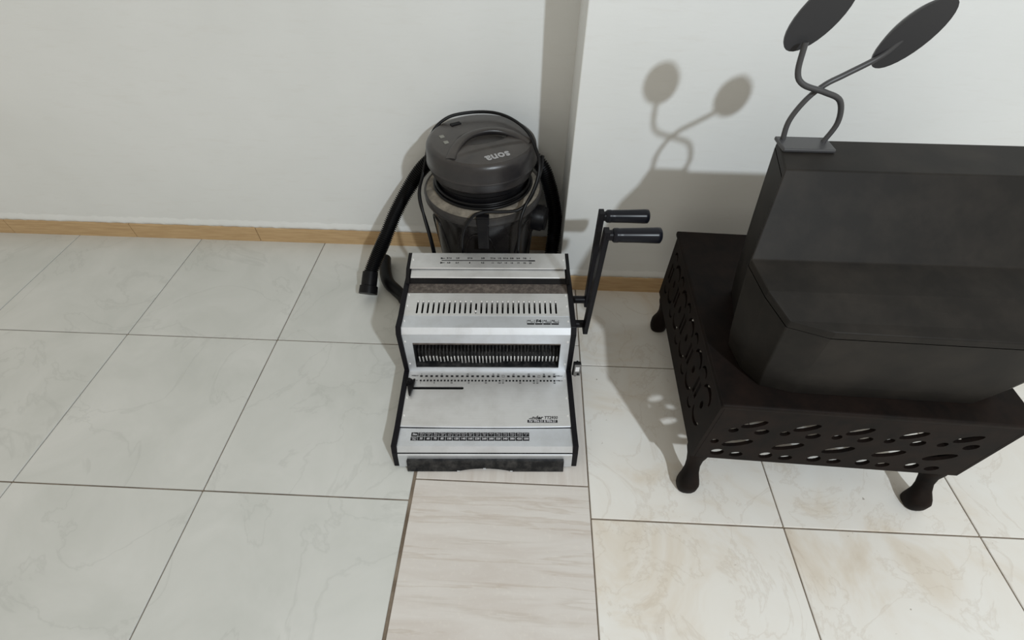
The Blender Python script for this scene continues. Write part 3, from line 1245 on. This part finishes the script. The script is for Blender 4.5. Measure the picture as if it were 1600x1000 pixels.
cord([(-0.236, 0.938, 0.175), (-0.246, 0.955, 0.25), (-0.262, 0.985, 0.312), (-0.2715, 1.018, 0.350), (-0.266, 1.052, 0.376), (-0.257, 1.08, 0.412), (-0.254, 1.105, 0.432), (-0.240, 1.130, 0.458), (-0.216, 1.146, 0.476), (-0.186, 1.160, 0.484),
      (-0.134, 1.174, 0.486), (-0.086, 1.172, 0.485), (-0.042, 1.140, 0.484), (-0.004, 1.085, 0.480), (0.014, 1.035, 0.468), (0.0235, 1.005, 0.452), (0.023, 0.985, 0.425), (0.012, 0.965, 0.395), (-0.002, 0.950, 0.372), (-0.012, 0.932, 0.352), (-0.016, 0.921, 0.33), (-0.018, 0.921, 0.28), (-0.020, 0.926, 0.22), (-0.021, 0.929, 0.15)])
cord([(0.0325, 1.030, 0.450), (0.029, 1.000, 0.430), (0.017, 0.975, 0.398), (0.002, 0.958, 0.372), (-0.022, 0.942, 0.358), (-0.060, 0.936, 0.356), (-0.100, 0.930, 0.358), (-0.126, 0.922, 0.352), (-0.146, 0.916, 0.325), (-0.157, 0.916, 0.285), (-0.160, 0.925, 0.22), (-0.158, 0.930, 0.15)])
# second thin strand at the left
cord([(-0.2715, 1.030, 0.360), (-0.2725, 1.012, 0.345), (-0.2675, 0.995, 0.325), (-0.255, 0.975, 0.29), (-0.243, 0.958, 0.235), (-0.236, 0.945, 0.18)])
# coils wound round the neck
for k, (rr, z) in enumerate(((0.1170, 0.3535), (0.1245, 0.3520), (0.1195, 0.3605))):
    pts = []
    for i in range(73):
        a = 2 * math.pi * i / 72
        pts.append(Vector((rr * math.cos(a), rr * math.sin(a), z + 0.001 * math.sin(2 * a + k))))
    o = tube('cord_coil', pts, CR, M_cord, vac, 8, cap=False)

# bent floor wand lying by the wall
wand_pts = [(-0.450, 1.140, 0.0215), (-0.440, 1.095, 0.0215), (-0.427, 1.055, 0.0215), (-0.411, 1.025, 0.0215), (-0.385, 0.998, 0.0215), (-0.355, 0.968, 0.0215), (-0.325, 0.938, 0.0215)]
wp = resample(catmull(wand_pts, 8), 0.01)
wand = thing('vacuum_wand', 'bent black plastic vacuum tube lying on the grey tiles beside the hose end', 'vacuum tube', (-0.411, 1.025, 0))


def wandp(o):
    o.data.transform(Matrix.Translation((0.411, -1.025, 0)))
    o.parent = wand


wandp(tube('tube', wp, lambda i, n: 0.0185 if i < n * 0.8 else 0.0205, M_hose, None, 20))
wandp(tube('tube_collar', [Vector((-0.352, 0.965, 0.0215)), Vector((-0.338, 0.951, 0.0215))], 0.0215, M_black, None, 20))

# ------------------------------------------------------------------ cast-iron stove on the right
SX, SY, SROT = 0.3585, 0.705, R(-1.9)
stove = thing('cast_iron_stove', 'dark rusty cast iron stove with cut-out sides on short curved legs', 'stove', (SX, SY, 0), SROT)
SW, SD0, SD1, SZ0, SZ1 = 0.52, -0.255, 0.222, 0.119, 0.311
cut = []
SDm = [(-0.21, 1), (-0.14, -1), (-0.07, 1), (0.0, -1), (0.07, 1), (0.14, -1), (0.21, 1)]


def crescent(cx, cy, r, a0, a1, w, n=7):
    out, inn = [], []
    for i in range(n + 1):
        a = a0 + (a1 - a0) * i / n
        t = 1 - abs(2 * i / n - 1)
        ww = w * (0.3 + 0.7 * t)
        out.append((cx + (r + ww) * math.cos(a), cy + (r + ww) * math.sin(a)))
        inn.append((cx + (r - ww) * math.cos(a), cy + (r - ww) * math.sin(a)))
    return out + inn[::-1]


hs = []
for k, u_ in enumerate((-0.20, -0.115, -0.03, 0.055, 0.14)):
    hs.append(crescent(u_, 0.092, 0.021, R(10), R(185), 0.0065))
    hs.append(crescent(u_, 0.030, 0.021, R(190), R(355), 0.0065))
    hs.append(blob(u_, 0.063, 0.0065, 0.011))
for u_ in (-0.157, -0.072, 0.013, 0.098, 0.183):
    hs.append(rect(u_ - 0.012, u_ - 0.003, 0.035, 0.083))
    hs.append(rect(u_ + 0.003, u_ + 0.012, 0.035, 0.083))
    hs.append(crescent(u_, 0.106, 0.013, R(10), R(170), 0.0045))
    hs.append(crescent(u_, 0.010, 0.013, R(190), R(350), 0.0045))
# left and right side panels (u along -y so that the outward normal points left)
for xs, sgn in ((0.0, -1), (SW, 1)):
    out = rect(SD0, SD1, -0.044, SZ1 - SZ0 - 0.044 - 0.006)
    o = plate_holes('side_panel', (xs, 0, SZ0 + 0.044), (0, sgn, 0), (0, 0, 1), [(sgn * a, b) for a, b in (out if sgn > 0 else out)],
                    [[(sgn * a, b) for a, b in h] for h in hs], 0.007, M_iron, stove, 0.001)
# front panel with big cut-outs, back panel plain slots
fh = []
for x, z, a, b, rt_ in ((0.075, 0.256, 0.018, 0.0075, 0.5), (0.097, 0.232, 0.010, 0.007, 0.4), (0.046, 0.232, 0.007, 0.006, 0.3), (0.069, 0.186, 0.022, 0.0085, 0.4), (0.044, 0.145, 0.010, 0.009, 0.2),
                        (0.026, 0.187, 0.006, 0.006, 0), (0.082, 0.141, 0.010, 0.007, 0.2)):
    fh.append(blob(x, z - 0.2, a * 1.3, b * 1.35, rt_))
for k in range(1, 5):
    x = 0.075 + 0.093 * k
    for dx, z, a, b, rt_ in ((0.0, 0.256, 0.018, 0.0075, 0.5), (-0.029, 0.232, 0.007, 0.006, 0.3), (0.022, 0.230, 0.010, 0.007, 0.4), (-0.004, 0.186, 0.022, 0.0085, 0.4), (-0.030, 0.145, 0.010, 0.009, 0.2), (0.010, 0.141, 0.010, 0.007, 0.2)):
        fh.append(blob(x + dx, z - 0.2, a * 1.3, b * 1.35, rt_))
for y, sgn in ((SD0, 1), (SD1, -1)):
    o = plate_holes('front_panel' if sgn > 0 else 'back_panel', (0, y, 0.2), (sgn, 0, 0), (0, 0, 1), [(sgn * a, b) for a, b in rect(0.0075, SW - 0.0075, SZ0 - 0.2, SZ1 - 0.2 - 0.006)],
                    [[(sgn * a, b) for a, b in h] for h in fh], 0.007, M_iron, stove)
box('top_plate', (-0.003, SW + 0.003, SD0 - 0.004, SD1 + 0.010, SZ1 - 0.0065, SZ1 + 0.006), M_iron, stove, 0.004, 3)
# cabriole legs
for lx, sx in ((0.020, 1), (SW - 0.020, -1)):
    for ly0, ly1 in ((-0.230, -0.264), (0.198, 0.200)):
        bm = bmesh.new()
        lev = [(0.145, 0.0, 0.018), (0.119, 0.0, 0.0225), (0.105, 0.06, 0.0215), (0.088, 0.18, 0.0165), (0.070, 0.38, 0.0140), (0.054, 0.64, 0.0150), (0.040, 0.90, 0.0190), (0.030, 1.0, 0.0215), (0.012, 1.0, 0.0215), (0.003, 0.98, 0.0200), (0.0, 0.96, 0.0180)]
        rings = []
        for z, t, h in lev:
            cx_ = lx + sx * 0.003 * (1 - t)
            cy2 = ly0 + (ly1 - ly0) * t
            ring = []
            for k in range(20):
                a = 2 * math.pi * k / 20
                ca, sa = math.cos(a), math.sin(a)
                ring.append(bm.verts.new((cx_ + h * abs(ca) ** 0.75 * math.copysign(1, ca), cy2 + h * abs(sa) ** 0.75 * math.copysign(1, sa), z)))
            rings.append(ring)
        for A, B in zip(rings, rings[1:]):
            for k in range(20):
                bm.faces.new((A[k], A[(k + 1) % 20], B[(k + 1) % 20], B[k]))
        bm.faces.new(rings[0])
        bm.faces.new(rings[-1])
        smooth_by_angle(from_bm('leg', bm, M_iron, stove), 50)

# made-up hamper on the stove, shaped to cast the shadow on the pillar
ZC = SZ1 + 0.006
top_poly = [(0.408, 0.756, 0.64), (0.387, 0.660, 0.64), (0.353, 0.578, 0.532), (0.362, 0.515, 0.525), (0.388, 0.474, 0.505), (0.450, 0.458, 0.50), (0.800, 0.448, 0.50),
            (0.855, 0.470, 0.505), (0.878, 0.515, 0.525), (0.880, 0.578, 0.532), (0.862, 0.660, 0.64), (0.840, 0.756, 0.64)]
HX, HY = 0.63, 0.60
case = thing('hamper_shadow_caster', 'added dark brown hamper shape with sloping lid on the cast iron stove, invented to cast the pillar shadow', 'shadow caster', (HX, HY, ZC))
bm = bmesh.new()
rings = []
for k in range(6):
    t = k / 5
    sc_ = 0.86 + 0.14 * t ** 0.8
    rings.append([bm.verts.new(((x - HX) * sc_, (y - HY) * sc_, (z - ZC - 0.014) * t)) for x, y, z in top_poly])
for A, B in zip(rings, rings[1:]):
    for k in range(12):
        bm.faces.new((A[k], A[(k + 1) % 12], B[(k + 1) % 12], B[k]))
bm.faces.new(rings[0][::-1])
from_bm('body', bm, M_box, case, bevel=0.002)
bm = bmesh.new()
lo = [bm.verts.new(((x - HX), (y - HY), z - ZC - 0.014)) for x, y, z in top_poly]
hi = [bm.verts.new(((x - HX), (y - HY), z - ZC)) for x, y, z in top_poly]
for k in range(12):
    bm.faces.new((lo[k], lo[(k + 1) % 12], hi[(k + 1) % 12], hi[k]))
for ring in (lo, hi):
    for quad in ((0, 1, 10, 11), (1, 2, 9, 10), (2, 3, 8, 9), (3, 4, 7, 8), (4, 5, 6, 7)):
        bm.faces.new([ring[i] for i in quad])
from_bm('lid', bm, M_box, case, bevel=0.002)

# added twin-headed gooseneck form, invented to cast the round shadow on the pillar
gl = thing('gooseneck_shadow_caster', 'added twin gooseneck shape with round dark heads, invented to cast the round pillar shadow', 'lamp', (0.44, 0.735, 0.64))


def gp_(o):
    o.data.transform(Matrix.Translation((-0.44, -0.735, -0.64)))
    o.parent = gl


gp_(box('base', (0.400, 0.482, 0.712, 0.755, 0.640, 0.646), M_caster, None, 0.002))
gp_(tube('gooseneck', resample(catmull([(0.410, 0.745, 0.642), (0.408, 0.748, 0.674), (0.420, 0.75, 0.706), (0.439, 0.752, 0.728), (0.462, 0.754, 0.742), (0.50, 0.755, 0.768), (0.518, 0.753, 0.797)], 8), 0.005), 0.0042, M_caster, None, 10))
gp_(tube('gooseneck', resample(catmull([(0.471, 0.74, 0.642), (0.480, 0.742, 0.676), (0.468, 0.744, 0.708), (0.438, 0.742, 0.721), (0.402, 0.742, 0.731), (0.388, 0.746, 0.747), (0.383, 0.75, 0.785)], 8), 0.005), 0.0042, M_caster, None, 10))
Ld = Vector((1.0, -1.0, 2.0))
for hx, hz in ((0.385, 0.820), (0.520, 0.800)):
    bm = bmesh.new()
    add_lathe(bm, [(0.0, 0.012), (0.012, 0.011), (0.026, 0.005), (0.0335, -0.004), (0.0335, -0.007), (0.0, -0.006)], 32)
    dirv = Vector((0.15, -0.9, -0.35)).normalized()
    q = Vector((0, 0, -1)).rotation_difference(dirv).to_matrix().to_4x4()
    bm.transform(Matrix.Translation((hx, 0.752, hz)) @ Matrix.Rotation(R(20), 4, 'Y') @ q @ Matrix.Diagonal((0.92, 1.65, 1, 1)))
    gp_(smooth_by_angle(from_bm('caster_head', bm, M_caster), 50))
